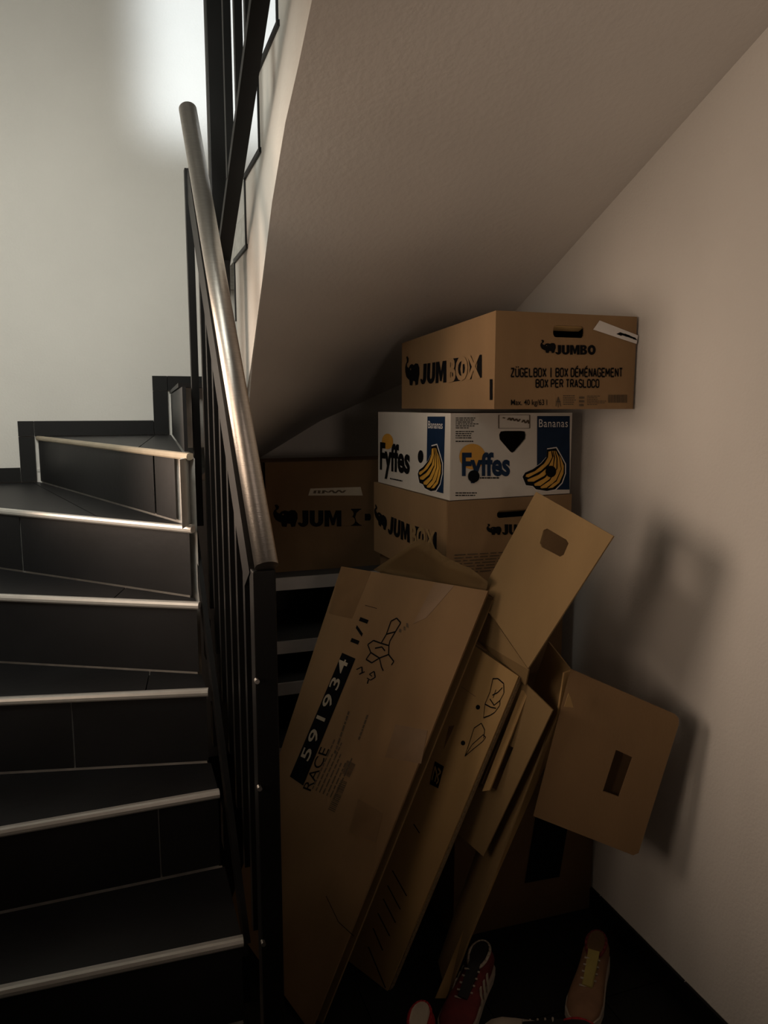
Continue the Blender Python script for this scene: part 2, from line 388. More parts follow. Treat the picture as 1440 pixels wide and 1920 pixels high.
for k in range(1, 10):
    z = RZ*k; zb = RZ*(k-1); xin = I_[k][0]-.002 if k < 8 else .215
    if k < 9:
        r = region(k, .018, 'core', xin-.001)
        bm = bmesh.new(); add_prism(bm, r, 0 if k < 8 else .02, z-.012); put('step_core', bm_mesh(bm,'step_core'), M['grout'], stairs)
        r = region(k, .010, None, xin+.002)
        parts = [r]
        if k in tj:
            a,b = tj[k]; dx,dy = b[0]-a[0], b[1]-a[1]; l = math.hypot(dx,dy); n = (dy/l,-dx/l)
            parts = [clip(r,(a[0]+n[0]*.0015,a[1]+n[1]*.0015),n), clip(r,(a[0]-n[0]*.0015,a[1]-n[1]*.0015),(-n[0],-n[1]))]
        for pt in parts:
            if len(pt) > 2:
                bm = bmesh.new(); add_prism(bm, pt, z-.0118, z); put('tread_tile', bm_mesh(bm,'tread_tile'), M['tile'], stairs)
    else:
        bm = bmesh.new(); add_prism(bm, [(.185,2.22),(.34,2.25),(.60,3.27),(.232,3.27)], 1.44, z-.012); put('step_core', bm_mesh(bm,'step_core'), M['grout'], stairs)
        bm = bmesh.new(); add_prism(bm, [(.166,2.16),(.34,2.2),(.62,3.27),(.216,3.27)], z-.0118, z); put('tread_tile', bm_mesh(bm,'tread_tile'), M['tile'], stairs)
    xr = xin+.001 if k != 8 else .138
    r = region(k, .008, .017, xr)
    if k == 9: r = clip(clip(r, (0,1.97), (0,1)), (.30,0), (-1,0))
    parts = [r]
    if k in rj: parts = [clip(r,(rj[k]-.0018,0),(-1,0)), clip(r,(rj[k]+.0018,0),(1,0))]
    for pt in parts:
        if len(pt) > 2:
            bm = bmesh.new(); add_prism(bm, pt, zb+.004, z-.015); put('riser_tile', bm_mesh(bm,'riser_tile'), M['tile'], stairs)
    # nosing strip: rounded metal profile laid along the tread edge
    p,n,t = off_line(k, 0.0)
    xe = xin+.004 if k != 8 else .162
    if k == 9: continue
    s0 = (xe-p[0])/t[0]; s1 = (WL+.004-p[0])/t[0]
    if t[1] > .05: s1 = min(s1, (WB-.018-p[1])/t[1])
    prof = [(.016,.0015),(.006,.0025),(.001,.0005),(-.0015,-.005),(-.001,-.011),(.002,-.015),(.008,-.0155),(.016,-.012)]
    bm = bmesh.new()
    def ring(s): return [(p[0]+t[0]*s+n[0]*a, p[1]+t[1]*s+n[1]*a, z+h) for a,h in prof]
    add_hex(bm, ring(s0), ring(s1))
    o = put('nosing_strip', bm_mesh(bm,'nosing_strip'), M['nosing'], stairs)
    if k == 8: o['label'] = 'dull grey nosing strip'; o.data.materials[0] = M['tapew']
for k, (y0,y1) in {8:(1.90,1.99), 7:(1.872,1.93)}.items():
    pass
bm = bmesh.new(); add_prism(bm, [(.141,1.872),(.166,1.942),(.185,1.995),(.155,1.995)], 1.262, 1.43)
o = put('riser_end', bm_mesh(bm,'riser_end'), M['string'], stairs); o['label'] = 'bare white plaster end of a riser'

# ================================================================ railings
HR0, HR1 = Vector((0.2455,1.3342,1.27)), Vector((0.2018,2.0176,2.2759))
rail = thing('stair_railing', 'black metal railing with brushed steel handrail beside the lower steps', 'railing', (.225,1.6,0))
o = bar_obj('handrail', HR0, HR1, .043, None, M['steel'], rail, 28, 0, True); o['label'] = 'round brushed steel handrail'
NW = (0.2416,1.3568,1.2528)
nx, ny = NW[0], NW[1]
box_obj('newel_post', (nx-.021,nx+.021,ny-.021,ny+.021,0,1.262), M['black'], rail, .003)
FP = (0.1986,2.0346,2.1403); FB = (0.1738,2.0433,1.2439)
box_obj('end_post', (FP[0]-.009,FP[0]+.009,FP[1]-.012,FP[1]+.012,FB[2],FP[2]), M['black'], rail)
TA, TB = Vector((0.2326,1.3865,1.2371)), Vector((0.2093,2.0202,2.116))
bar_obj('top_bar', TA, TB, .030, .06, M['black'], rail)
BA, BB = Vector((0.2021,1.4131,0.4769)), Vector((0.1809,2.0249,1.2605))
bar_obj('bottom_bar', BA, BB, .012, .04, M['black'], rail)
for i in range(1, 8):
    t = i/8.2
    a = TA.lerp(TB, t); b = BA.lerp(BB, t)
    bar_obj('baluster', (a.x,a.y,b.z-.10), (a.x,a.y,a.z), .013, .022, M['black'], rail)
for t in (.06,.36,.66,.93):
    a = HR0.lerp(HR1, t); b = TA.lerp(TB, t)
    bar_obj('handrail_bracket', a, b, .012, None, M['black'], rail, 8)
for (p0) in ((0.2126,1.3405,1.0584),(0.2079,1.3422,0.8502),(0.2045,1.3434,0.5326)):
    o = bar_obj('bolt', (nx-.019,ny-.030,p0[2]), (nx-.019,ny-.019,p0[2]), .009, None, M['steel'], rail, 10); o['label'] = 'small steel bolt head'
# lower plates fixing the railing to the stair side
for k in (3,4,5,6):
    box_obj('fixing_plate', (.186,.200,I_[k][1]+.02,I_[k][1]+.06,RZ*k-.15,RZ*k-.05), M['black'], rail)

rail2 = thing('stair_railing', 'black metal railing of slanted bar and uprights along the upper flight', 'railing', (.29,1.9,1.8))
a, b = Vector((0.3,1.5737,2.3331)), Vector((0.3,2.1158,1.9949))
d = (a-b).normalized()
bar_obj('bottom_bar', b-d*.12, a+d*.6, .036, .022, M['black'], rail2)
PA = (0.2929,2.1869,2.3522); 
bar_obj('newel_post', (PA[0],PA[1],1.45), (PA[0],PA[1],3.6), .045, .045, M['black'], rail2, 4, .003)
for px in ((0.29,1.9425,2.3856),(0.3,1.8414,2.3907),(0.3,1.699,2.3707)):
    t = (px[1]-b.y)/(a.y-b.y); zz = b.z+(a.z-b.z)*t
    bar_obj('baluster', (px[0],px[1],zz), (px[0],px[1],3.7), .018, .022, M['black'], rail2)
t = 1.0
bar_obj('top_bar', (PA[0],PA[1],3.55), (.30,a.y-.35,4.05), .014, .05, M['black'], rail2)

# ================================================================ cartons
ELE = [(.05,.98),(.16,1.0),(.24,.92),(.22,.80),(.13,.74),(.15,.66),(.25,.60),(.34,.70),(.48,.74),(.62,.70),(.74,.76),(.90,.74),(.99,.60),(1.0,.38),(.94,.20),(.90,.02),(.74,.0),(.70,.14),(.58,.16),(.54,.0),(.36,.02),(.32,.20),(.22,.24),(.10,.32),(.02,.48),(.0,.62),(.04,.74),(.11,.82),(.10,.88)]
def elephant(): return fill2d([ELE, circle(.40,.56,.035,.035,8)])
def jumbox(q1, q2, q3, parent, m):
    """elephant, JUM in black, BOX knocked out of black wedges"""
    flat('elephant_emblem', [elephant()], q1, M['ink'], parent)
    flat('lettering', [block2d('JUM')], q2, M['ink'], parent)
    bg = [(.02,.0),(.98,.0),(1.0,.5),(.98,1.0),(.02,1.0),(.0,.5)]
    wedges = [[(.10,0),(.34,0),(.30,.5),(.34,1),(.10,1)], [(.30,0),(.42,0),(.36,.5),(.42,1),(.28,1)], [(.44,.30),(.54,.30),(.54,.70),(.44,.70)], [(.62,0),(.70,0),(.76,.5),(.70,1),(.60,1),(.66,.5)], [(.90,.0),(1.0,.0),(1.0,1.0),(.90,1.0),(.86,.5)]]
    flat('lettering', [fill2d([w]) for w in wedges], q3, M['ink'], parent, .0010)
    o = text('lettering', 'BOX', subq(q3,-.02,-.02,.97,1.052), m, parent, .03, .0022); o['label'] = 'letters left in bare cardboard'
def carton(name, label, foot, z0, z1, m, group=None, holes_front=(), holes_left=(), zt=None, tilt=None):
    """closed carton; foot = front-left, front-right, back-right, back-left corners"""
    c = [sum(p[i] for p in foot)/4 for i in (0,1)]
    t = thing(name, label, 'box', (c[0],c[1],z0), group)
    zt = zt or [z1]*4
    if tilt: top = [(foot[i][0]+tilt[0], foot[i][1]+tilt[1], zt[i]) for i in range(4)]
    else: top = [(foot[i][0],foot[i][1],zt[i]) for i in range(4)]
    bot = [(foot[i][0],foot[i][1],z0) for i in range(4)]
    names = ('front_panel','side_panel','back_panel','side_panel'); Q = []
    for i in range(4):
        j = (i+1)%4; q = [bot[i],bot[j],top[j],top[i]]; Q.append(q)
        hl = holes_front if i == 0 else holes_left if i == 3 else ()
        panel(names[i], q, m, t, .005, hl)
    bm = bmesh.new(); ins = .0055
    cx = sum(p[0] for p in top)/4; cy = sum(p[1] for p in top)/4
    mid = lambda a,b: tuple((a[i]+b[i])/2 for i in range(3))
    lift = lambda p, d: (cx+(p[0]-cx)*.992, cy+(p[1]-cy)*.992, p[2]+d)
    T = [lift(p, -.001) for p in top]
    ma, mb = mid(T[1],T[2]), mid(T[3],T[0])
    e = .001
    panel('top_flap', [T[0],T[1],(ma[0],ma[1]-e,ma[2]),(mb[0],mb[1]-e,mb[2])], m, t, .004)
    panel('top_flap', [(mb[0],mb[1]+e,mb[2]),(ma[0],ma[1]+e,ma[2]),T[2],T[3]], m, t, .004)
    B = [lift(p, .001) for p in bot]
    panel('bottom_flap', [B[3],B[2],B[1],B[0]], m, t, .004)
    return t, Q
def hand_hole(q, t, loop_uv, m):
    """folded-in tongue and dark depth behind a hand hole"""
    us = [p[0] for p in loop_uv]; vs = [p[1] for p in loop_uv]
    a = subq(q, min(us), max(vs)-.01, max(us), max(vs))
    n = (Vector(q[1])-Vector(q[0])).cross(Vector(q[3])-Vector(q[0])).normalized()
    h = (Vector(q[3])-Vector(q[0]))*(max(vs)-min(vs))*.9
    a = [a[3]-n*.006, a[2]-n*.006, a[2]-n*(.006+h.length*.8)-h*.3, a[3]-n*(.006+h.length*.8)-h*.3]
    panel('hole_tongue', a, m, t, .003)
def uvloop(q, pts): return [uv_of(q, p) for p in pts]

# --- top moving box
TC = (0.9127, 1.7459)
JZ0, JZ1 = 1.5483+.001, 1.7947
foot = [(TC[0],TC[1]),(1.334,TC[1]-.004),(1.334,TC[1]+.66),(TC[0]-.002,TC[1]+.66)]
q = [(foot[0][0],foot[0][1],JZ0),(foot[1][0],foot[1][1],JZ0),(foot[1][0],foot[1][1],JZ1),(foot[0][0],foot[0][1],JZ1)]
ju, jv = (lambda p: uv_of(q,p)), None
hole = rrect(*uv_of(q,(1.0779,1.7437,1.734)), *uv_of(q,(1.171,1.7426,1.764)), .022,.045)
tb, Q = carton('moving_box', 'brown moving box with a white sticker, topmost of the corner stack', foot, JZ0, JZ1, M['card2'], None, [hole], (), [JZ1,JZ1,JZ1-.02,JZ1-.03])
hand_hole(q, tb, hole, M['cardl'])
ONTO = Q[0]
flat('elephant_emblem', [elephant()], [(1.0417,1.744,1.6926),(1.0872,1.7435,1.6936),(1.086,1.7436,1.7275),(1.0406,1.7441,1.7262)], M['ink'], tb)
flat('lettering', [block2d('JUMBO')], [(1.0857,1.7435,1.6895),(1.2083,1.742,1.6921),(1.2072,1.742,1.717),(1.0849,1.7435,1.7139)], M['ink'], tb)
flat('lettering', stroke2d('ZÜGELBOX | BOX DÉMÉNAGEMENT'), [(0.9585,1.7449,1.6319),(1.2944,1.7407,1.6362),(1.2934,1.7408,1.6574),(0.958,1.745,1.652)], M['ink'], tb)
flat('lettering', stroke2d('BOX PER TRASLOCO'), [(1.0318,1.7439,1.6056),(1.2219,1.7416,1.6072),(1.221,1.7416,1.6268),(1.0312,1.744,1.6247)], M['ink'], tb)
text('lettering', 'Max. 40 kg/63 l', [(0.9604,1.7447,1.555),(1.0664,1.7433,1.555),(1.0658,1.7434,1.5743),(0.9599,1.7447,1.574)], M['ink'], tb, .008)
flat('small_print', [ribbon([(.1,.1),(.5,.9),(.9,.1)],.12), ribbon([(.5,.9),(.5,0)],.1), ribbon([(.15,.5),(.85,.5)],.08)], [(1.0903,1.743,1.5536),(1.1096,1.7428,1.5536),(1.1085,1.7429,1.5841),(1.0893,1.7431,1.584)], M['inksoft'], tb)
flat('small_print', lines(5,3), [(1.1142,1.7428,1.5592),(1.1547,1.7423,1.5592),(1.1537,1.7424,1.5871),(1.1132,1.7429,1.5869)], M['inksoft'], tb)
flat('small_print', lines(3,4,.1,.6), [(1.1631,1.7421,1.555),(1.1795,1.7419,1.555),(1.1783,1.742,1.5845),(1.1619,1.7422,1.5844)], M['inksoft'], tb)
flat('small_print', lines(6,5,.5), [(1.1875,1.7419,1.5592),(1.2474,1.7411,1.5593),(1.2462,1.7412,1.5862),(1.1864,1.7419,1.5859)], M['inksoft'], tb)
flat('barcode', barcode(6), [(1.2538,1.7411,1.5664),(1.3132,1.7403,1.5665),(1.3121,1.7404,1.5879),(1.2528,1.7411,1.5876)], M['inksoft'], tb)
flat('crease', [ribbon([(0,.0),(1,.0)],.004)], [(0.9186,1.7453,1.5859),(1.3413,1.74,1.5881),(1.3413,1.74,1.5895),(0.9186,1.7453,1.5873)], M['inksoft'], tb)
s = panel('paper_sticker', [(1.1974,1.7423,1.7567),(1.3343,1.7405,1.7231),(1.3382,1.7405,1.7457),(1.216,1.7421,1.7806)], M['sticker'], tb, -.0015); s['label'] = 'torn white sticker'
flat('handwriting', [ribbon([(.55,.30),(.62,.62),(.68,.4),(.74,.66),(.8,.42),(.88,.62),(.95,.4)],.12)], [(1.1974,1.7423,1.7567),(1.3343,1.7405,1.7231),(1.3382,1.7405,1.7457),(1.216,1.7421,1.7806)], M['ink'], tb, .003)
ONTO = Q[3]
jumbox([(0.9128,2.3782,1.6234),(0.9128,2.2468,1.6234),(0.9128,2.2483,1.7127),(0.9128,2.3695,1.7201)], [(0.9128,2.2424,1.6249),(0.9128,2.0415,1.6255),(0.9128,2.0433,1.688),(0.9128,2.2346,1.6872)], [(0.9128,2.0228,1.625),(0.9128,1.8164,1.6312),(0.9128,1.8187,1.6904),(0.9128,2.0247,1.6914)], tb, M['card2'])
flat('slot_mark', [(rect(0,0,1,1),[(0,1,2,3)])], [(0.9128,1.7686,1.5727),(0.9128,1.7539,1.5726),(0.9128,1.7561,1.6251),(0.9128,1.7708,1.6256)], M['ink'], tb)

ONTO = None
# --- banana carton
FC, FL, FR = (0.8665,1.9106,1.5348), (0.8515,2.4778,1.5333), (1.282,1.9551,1.5362)
BZ0, BZ1 = 1.297, 1.538
foot = [(FC[0],FC[1]),(FR[0],FR[1]),(FR[0]+FL[0]-FC[0],FR[1]+FL[1]-FC[1]),(FL[0],FL[1])]
q = [(foot[0][0],foot[0][1],BZ0),(foot[1][0],foot[1][1],BZ0),(foot[1][0],foot[1][1],BZ1),(foot[0][0],foot[0][1],BZ1)]
ql = [(foot[3][0],foot[3][1],BZ0),(foot[0][0],foot[0][1],BZ0),(foot[0][0],foot[0][1],BZ1),(foot[3][0],foot[3][1],BZ1)]
grip = uvloop(q, [(1.0255,1.9273,1.4771),(1.0307,1.9279,1.486),(1.0433,1.9293,1.4874),(1.1018,1.9356,1.4866),(1.1149,1.9369,1.4849),(1.1188,1.9373,1.4756),(1.1173,1.9371,1.4633),(1.0812,1.9331,1.4273),(1.0721,1.9321,1.4245),(1.0647,1.9313,1.4277),(1.0276,1.9275,1.4635)])
vent = [uvloop(q, [(0.961,1.9199,1.3613),(0.9587,1.9196,1.3527),(0.952,1.9188,1.3466),(0.9428,1.9178,1.3447),(0.9336,1.9169,1.3474),(0.9268,1.9162,1.354),(0.9243,1.9159,1.3627),(0.9266,1.9162,1.3713),(0.9332,1.917,1.3773),(0.9424,1.918,1.3793),(0.9516,1.9189,1.3766),(0.9584,1.9196,1.37)]), uvloop(q, [(1.2264,1.9483,1.3651),(1.2242,1.948,1.3564),(1.2176,1.9473,1.3503),(1.2084,1.9463,1.3483),(1.1991,1.9453,1.3511),(1.1922,1.9446,1.3577),(1.1894,1.9443,1.3665),(1.1916,1.9446,1.3751),(1.1982,1.9454,1.3812),(1.2073,1.9463,1.3832),(1.2166,1.9473,1.3805),(1.2236,1.948,1.3739)])]
ventl = [uvloop(ql, [(0.8631,2.0913,1.4085),(0.8632,2.094,1.3988),(0.8631,2.1013,1.3913),(0.8628,2.1112,1.3881),(0.8625,2.1212,1.39),(0.8623,2.1285,1.3966),(0.8621,2.1311,1.4062),(0.8621,2.1283,1.416),(0.8622,2.1208,1.4235),(0.8624,2.1108,1.4265),(0.8627,2.1009,1.4245),(0.863,2.0938,1.4178)])]
bc, Q = carton('banana_box', 'white banana carton with yellow bananas printed on blue', foot, BZ0, BZ1, M['white'], None, [grip]+vent, ventl)
#box_obj('inner_tray', (FC[0]+.02,FR[0]-.02,FC[1]+.06,FL[1]-.02,BZ0+.02,BZ1-.02), M['carddark'], bc)
BAN_OUT = [(.56,.97),(.78,1.0),(.84,.90),(.90,.80),(1.0,.62),(1.0,.40),(.92,.18),(.76,.02),(.56,-.02),(.30,.02),(.22,.10),(.06,.12),(.02,.22),(-.02,.32),(.04,.42),(.22,.50),(.42,.64),(.54,.78)]
BAN = [[(.58,.92),(.66,.94),(.70,.80),(.60,.62),(.42,.46),(.12,.30),(.04,.32),(.06,.38),(.26,.46),(.48,.64),(.57,.78)],
       [(.66,.94),(.70,.94),(.74,.78),(.70,.56),(.50,.34),(.24,.20),(.10,.20),(.08,.26),(.36,.38),(.58,.56),(.69,.78)],
       [(.70,.94),(.74,.94),(.80,.76),(.80,.52),(.62,.26),(.40,.10),(.26,.10),(.24,.16),(.50,.30),(.70,.54),(.73,.78)],
       [(.74,.94),(.78,.93),(.86,.76),(.90,.50),(.78,.24),(.58,.06),(.42,.04),(.38,.08),(.62,.24),(.79,.52),(.79,.76)],
       [(.78,.93),(.80,.90),(.90,.76),(.97,.58),(.96,.40),(.86,.18),(.70,.06),(.58,.04),(.56,.07),(.78,.22),(.90,.50),(.86,.76)]]
def hides(v, holes): return v
def bananas(q, parent, hole=None):
    def cut(lp, ext=()):
        return fill2d([lp])
    grow = lambda lp, s: [(.5+(x-.5)*s, .48+(y-.48)*s) for x,y in lp]
    H = [circle(*hole)] if hole else []
    flat('print_outline', [fill2d([grow(BAN_OUT,1.0)]+H)], q, M['sticker'], parent, .0014)
    flat('print_outline', [fill2d([grow(BAN_OUT,.95)]+H)], q, M['ink'], parent, .0017)
    for i, b in enumerate(BAN):
        bb = grow(b,.96)
        flat('banana_print', [fill2d([bb])], q, M['yellow'], parent, .0020+.0001*i)
        flat('print_outline', [ribbon(bb+[bb[0]],.016)], q, M['ink'], parent, .0027)
def disc(q, parent, m, off=.0010): flat('sun_print', [fill2d([circle(.5,.5,.5,.5,28)])], q, m, parent, off)
# front face
ONTO = Q[0]
disc([(0.8955,1.913,1.3832),(0.981,1.9221,1.3801),(0.9797,1.9223,1.4524),(0.8946,1.9132,1.4541)], bc, M['sun'])
text('lettering', 'Fyffes', [(0.9046,1.9137,1.3441),(1.0651,1.9309,1.3371),(1.0629,1.9311,1.4262),(0.9034,1.914,1.4303)], M['blue'], bc, .035, .0016)
rp = [(1.1614,1.9411,1.314),(1.2809,1.9539,1.3084),(1.2724,1.954,1.5283),(1.1548,1.9414,1.5289)]
flat('blue_panel', [(rect(0,0,1,1),[(0,1,2,3)])], rp, M['navy'], bc, .0010)
text('lettering', 'Bananas', [(1.1614,1.942,1.4966),(1.2658,1.9532,1.4954),(1.2649,1.9532,1.519),(1.1607,1.942,1.5197)], M['sticker'], bc, .0, .0016, 1.1)
bananas([(1.1084,1.9354,1.3118),(1.2671,1.9524,1.3042),(1.2621,1.9525,1.437),(1.1049,1.9357,1.4405)], bc)
for (c) in (vent[0], vent[1]):
    pass
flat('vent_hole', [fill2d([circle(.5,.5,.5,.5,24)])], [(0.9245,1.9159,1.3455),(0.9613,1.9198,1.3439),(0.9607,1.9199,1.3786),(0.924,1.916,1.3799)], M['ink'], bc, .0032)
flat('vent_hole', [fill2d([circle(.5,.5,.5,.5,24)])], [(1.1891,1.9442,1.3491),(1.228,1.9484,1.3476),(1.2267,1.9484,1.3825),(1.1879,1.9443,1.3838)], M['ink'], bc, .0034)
flat('small_print', lines(6,11,.45), [(0.8821,1.9121,1.4954),(0.9613,1.9206,1.4944),(0.9607,1.9207,1.527),(0.8817,1.9122,1.5274)], M['ink'], bc)
flat('small_print', lines(4,12,.3), [(0.8825,1.912,1.4676),(0.9513,1.9193,1.4663),(0.9509,1.9194,1.4901),(0.8822,1.9121,1.491)], M['ink'], bc)
flat('small_print', lines(1,13,.1), [(0.8826,1.9119,1.4573),(0.941,1.9182,1.4561),(0.9409,1.9182,1.4636),(0.8825,1.912,1.4647)], M['ink'], bc)
flat('small_print', lines(2,14,.4), [(0.8845,1.9114,1.3076),(0.9576,1.9192,1.3039),(0.9574,1.9193,1.3176),(0.8843,1.9114,1.3211)], M['ink'], bc)
flat('small_print', lines(1,15,.05), [(0.9638,1.9201,1.3521),(1.0337,1.9276,1.3492),(1.0335,1.9276,1.3584),(0.9637,1.9201,1.3612)], M['ink'], bc)
flat('stamp_frame', [ribbon([(0,0),(1,0),(1,1),(0,1),(0,0)],.03)], [(1.0233,1.9272,1.4951),(1.1295,1.9386,1.4939),(1.1284,1.9386,1.5321),(1.0225,1.9273,1.5326)], M['inksoft'], bc)
flat('handwriting', [ribbon([(.12,.8),(.2,.76)],.08), ribbon([(.28,.62),(.34,.8),(.38,.58),(.44,.78),(.5,.55),(.56,.72),(.62,.5),(.68,.7)],.06), ribbon([(.74,.44),(.80,.64),(.86,.38),(.94,.62),(.97,.34)],.06)], [(1.0233,1.9272,1.4951),(1.1295,1.9386,1.4939),(1.1284,1.9386,1.5321),(1.0225,1.9273,1.5326)], M['inksoft'], bc)
# side face
ONTO = Q[3]
disc([(0.8538,2.4403,1.4128),(0.8565,2.3368,1.4164),(0.856,2.3355,1.4687),(0.8533,2.4387,1.4653)], bc, M['sun'])
text('lettering', 'Fyffes', [(0.8545,2.4589,1.3127),(0.8614,2.1945,1.3207),(0.8601,2.1929,1.4354),(0.8532,2.4549,1.4375)], M['ink'], bc, .035, .0016)
flat('blue_panel', [(rect(0,0,1,1),[(0,1,2,3)])], [(0.8648,2.0686,1.3149),(0.8679,1.9509,1.313),(0.8657,1.9444,1.5286),(0.8625,2.0635,1.5272)], M['navy'], bc, .0010)
text('lettering', 'Bananas', [(0.8631,2.0561,1.4932),(0.8657,1.9581,1.4943),(0.8655,1.9582,1.5151),(0.8629,2.056,1.5149)], M['sticker'], bc, .0, .0016)
bananas([(0.8632,2.1321,1.3085),(0.8678,1.9544,1.3111),(0.8663,1.9546,1.4527),(0.8617,2.1307,1.4448)], bc)
flat('small_print', lines(1,16,.05), [(0.857,2.3633,1.3139),(0.8599,2.2514,1.3154),(0.8598,2.2512,1.3256),(0.8569,2.363,1.3246)], M['ink'], bc)
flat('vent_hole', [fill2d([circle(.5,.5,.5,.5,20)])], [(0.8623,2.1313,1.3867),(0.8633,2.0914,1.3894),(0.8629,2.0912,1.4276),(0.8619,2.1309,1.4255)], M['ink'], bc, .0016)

ONTO = None
# --- second moving box, under the banana carton
S0, S1, S2 = (0.8533,1.8994,1.2939), (1.2856,1.9485,1.2894), (0.843,2.5233,1.2904)
foot = [(S0[0],S0[1]),(S1[0],S1[1]),(S1[0]+S2[0]-S0[0],2.50),(S2[0],2.50)]
q = [(foot[0][0],foot[0][1],1.052),(foot[1][0],foot[1][1],1.052),(foot[1][0],foot[1][1],1.2955),(foot[0][0],foot[0][1],1.2955)]
hole = rrect(*uv_of(q,(1.0192,1.918,1.2385)), *uv_of(q,(1.1264,1.9303,1.2599)), .03,.033)
b2, Q = carton('moving_box', 'brown moving box squeezed directly under the white banana carton', foot, 1.052, 1.2955, M['card2'], None, [hole])
hand_hole(q, b2, hole, M['card'])
ONTO = Q[0]
flat('elephant_emblem', [elephant()], [(0.984,1.9138,1.1931),(1.035,1.9195,1.1893),(1.0342,1.9196,1.2221),(0.9834,1.9139,1.2255)], M['ink'], b2)
flat('lettering', [block2d('JUMBO')], [(1.0368,1.9197,1.1892),(1.1866,1.9367,1.178),(1.1855,1.9368,1.2102),(1.0361,1.9198,1.2204)], M['ink'], b2)
flat('small_print', lines(7,21,.5,.35), [(0.8797,1.9014,1.0869),(1.1508,1.9322,1.0796),(1.1491,1.9323,1.1377),(0.879,1.9016,1.148)], M['inksoft'], b2)
ONTO = Q[3]
jumbox([(0.845,2.4948,1.1555),(0.8473,2.3676,1.1391),(0.8466,2.3657,1.2028),(0.8443,2.4924,1.2201)], [(0.8475,2.3626,1.1344),(0.8507,2.1649,1.1352),(0.85,2.1684,1.1936),(0.847,2.3458,1.1965)], [(0.851,2.1519,1.1307),(0.8539,1.9638,1.1506),(0.8533,1.9637,1.2002),(0.8503,2.151,1.1944)], b2, M['card'])
ONTO = None
# --- lower boxes of the stack
foot3 = [(S0[0]+.01,S0[1]+.03),(S1[0]-.005,S1[1]+.02),(S1[0]-.005,2.49),(S2[0]+.02,2.49)]
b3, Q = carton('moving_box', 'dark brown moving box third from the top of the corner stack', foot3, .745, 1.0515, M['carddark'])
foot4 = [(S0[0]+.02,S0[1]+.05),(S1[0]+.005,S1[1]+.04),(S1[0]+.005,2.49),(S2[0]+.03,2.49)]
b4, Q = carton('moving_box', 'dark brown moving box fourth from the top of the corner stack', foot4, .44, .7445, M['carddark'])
D0 = (1.3533,1.877,0.035); D1 = (1.3957,1.8621,0.2673)
foot5 = [(.87,1.855),(1.334,1.842),(1.334,2.49),(.87,2.49)]
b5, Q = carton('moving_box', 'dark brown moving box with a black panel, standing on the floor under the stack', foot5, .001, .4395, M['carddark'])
ONTO = Q[0]
flat('black_panel', [(rect(0,0,1,1),[(0,1,2,3)])], [(1.1006,1.85,0.1326),(1.2195,1.85,0.1291),(1.2419,1.85,0.2861),(1.1307,1.85,0.342)], M['ink'], b5)
ONTO = None

# --- shelf unit and box on it, at the back wall
SH0 = 2.505
shelf = thing('shelf_unit', 'low dark shelf unit with pale shelf edges behind the railing', 'shelf', (.66,2.7,0))
ZS = [.975,.750,.600,.36,.12]
for x0 in (.375, .985): box_obj('side_panel', (x0,x0+.018,SH0+.01,2.93,0,.93), M['shelfd'], shelf)
box_obj('back_panel', (.394,.984,2.915,2.925,.02,.93), M['shelfd'], shelf)
for i, z in enumerate(ZS):
    x0, x1 = (.372,1.004) if i == 0 else (.394,.984)
    s = box_obj('shelf_board', (x0,x1,SH0+.012,2.914 if i else 2.93,z-.03 if i else z-.04,z), M['shelfd'], shelf)
    e = box_obj('edge_strip', (x0,x1,SH0,SH0+.011,z-.043,z-.0005), M['shelfw'], s); e['label'] = 'pale shelf edge'
foot6 = [(.475,2.60),(1.02,2.60),(1.02,2.80),(.475,2.80)]
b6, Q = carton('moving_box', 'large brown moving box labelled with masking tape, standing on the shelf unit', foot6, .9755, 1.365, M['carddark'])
flat('elephant_emblem', [elephant()], [(0.504,2.6,1.1388),(0.5915,2.6,1.1341),(0.5928,2.6,1.214),(0.5056,2.6,1.2178)], M['ink'], b6)
jumbox_q = 0
flat('lettering', [block2d('JUM')], [(0.5915,2.6,1.1341),(0.7525,2.6,1.1276),(0.753,2.6,1.1859),(0.5925,2.6,1.1932)], M['ink'], b6)
wed = [[(.16,0),(.36,0),(.30,.5),(.36,1),(.16,1)], [(.42,.30),(.54,.30),(.54,.70),(.42,.70)], [(.62,0),(.72,0),(.78,.5),(.72,1),(.62,1),(.66,.5)]]
flat('lettering', [fill2d([w]) for w in wed], [(0.7565,2.6,1.1293),(0.9577,2.6,1.1208),(0.9576,2.6,1.1846),(0.757,2.6,1.1915)], M['ink'], b6)
o = text('lettering', 'BOX', [(0.7525,2.6,1.1295),(0.9577,2.6,1.1208),(0.9576,2.6,1.1846),(0.753,2.6,1.1917)], M['carddark'], b6, .03, .0022)
o = panel('masking_tape', [(0.6318,2.6,1.2447),(0.8338,2.6,1.2369),(0.8259,2.6,1.2683),(0.6399,2.6,1.2691)], M['tapew'], b6, -.0012)
flat('handwriting', [ribbon([(.10,.3),(.10,.7),(.18,.7),(.18,.3),(.26,.3),(.26,.7),(.36,.4),(.42,.7),(.48,.3),(.56,.7),(.62,.35),(.68,.65)],.05)], [(0.6318,2.6,1.2447),(0.8338,2.6,1.2369),(0.8259,2.6,1.2683),(0.6399,2.6,1.2691)], M['inksoft'], b6, .0025)

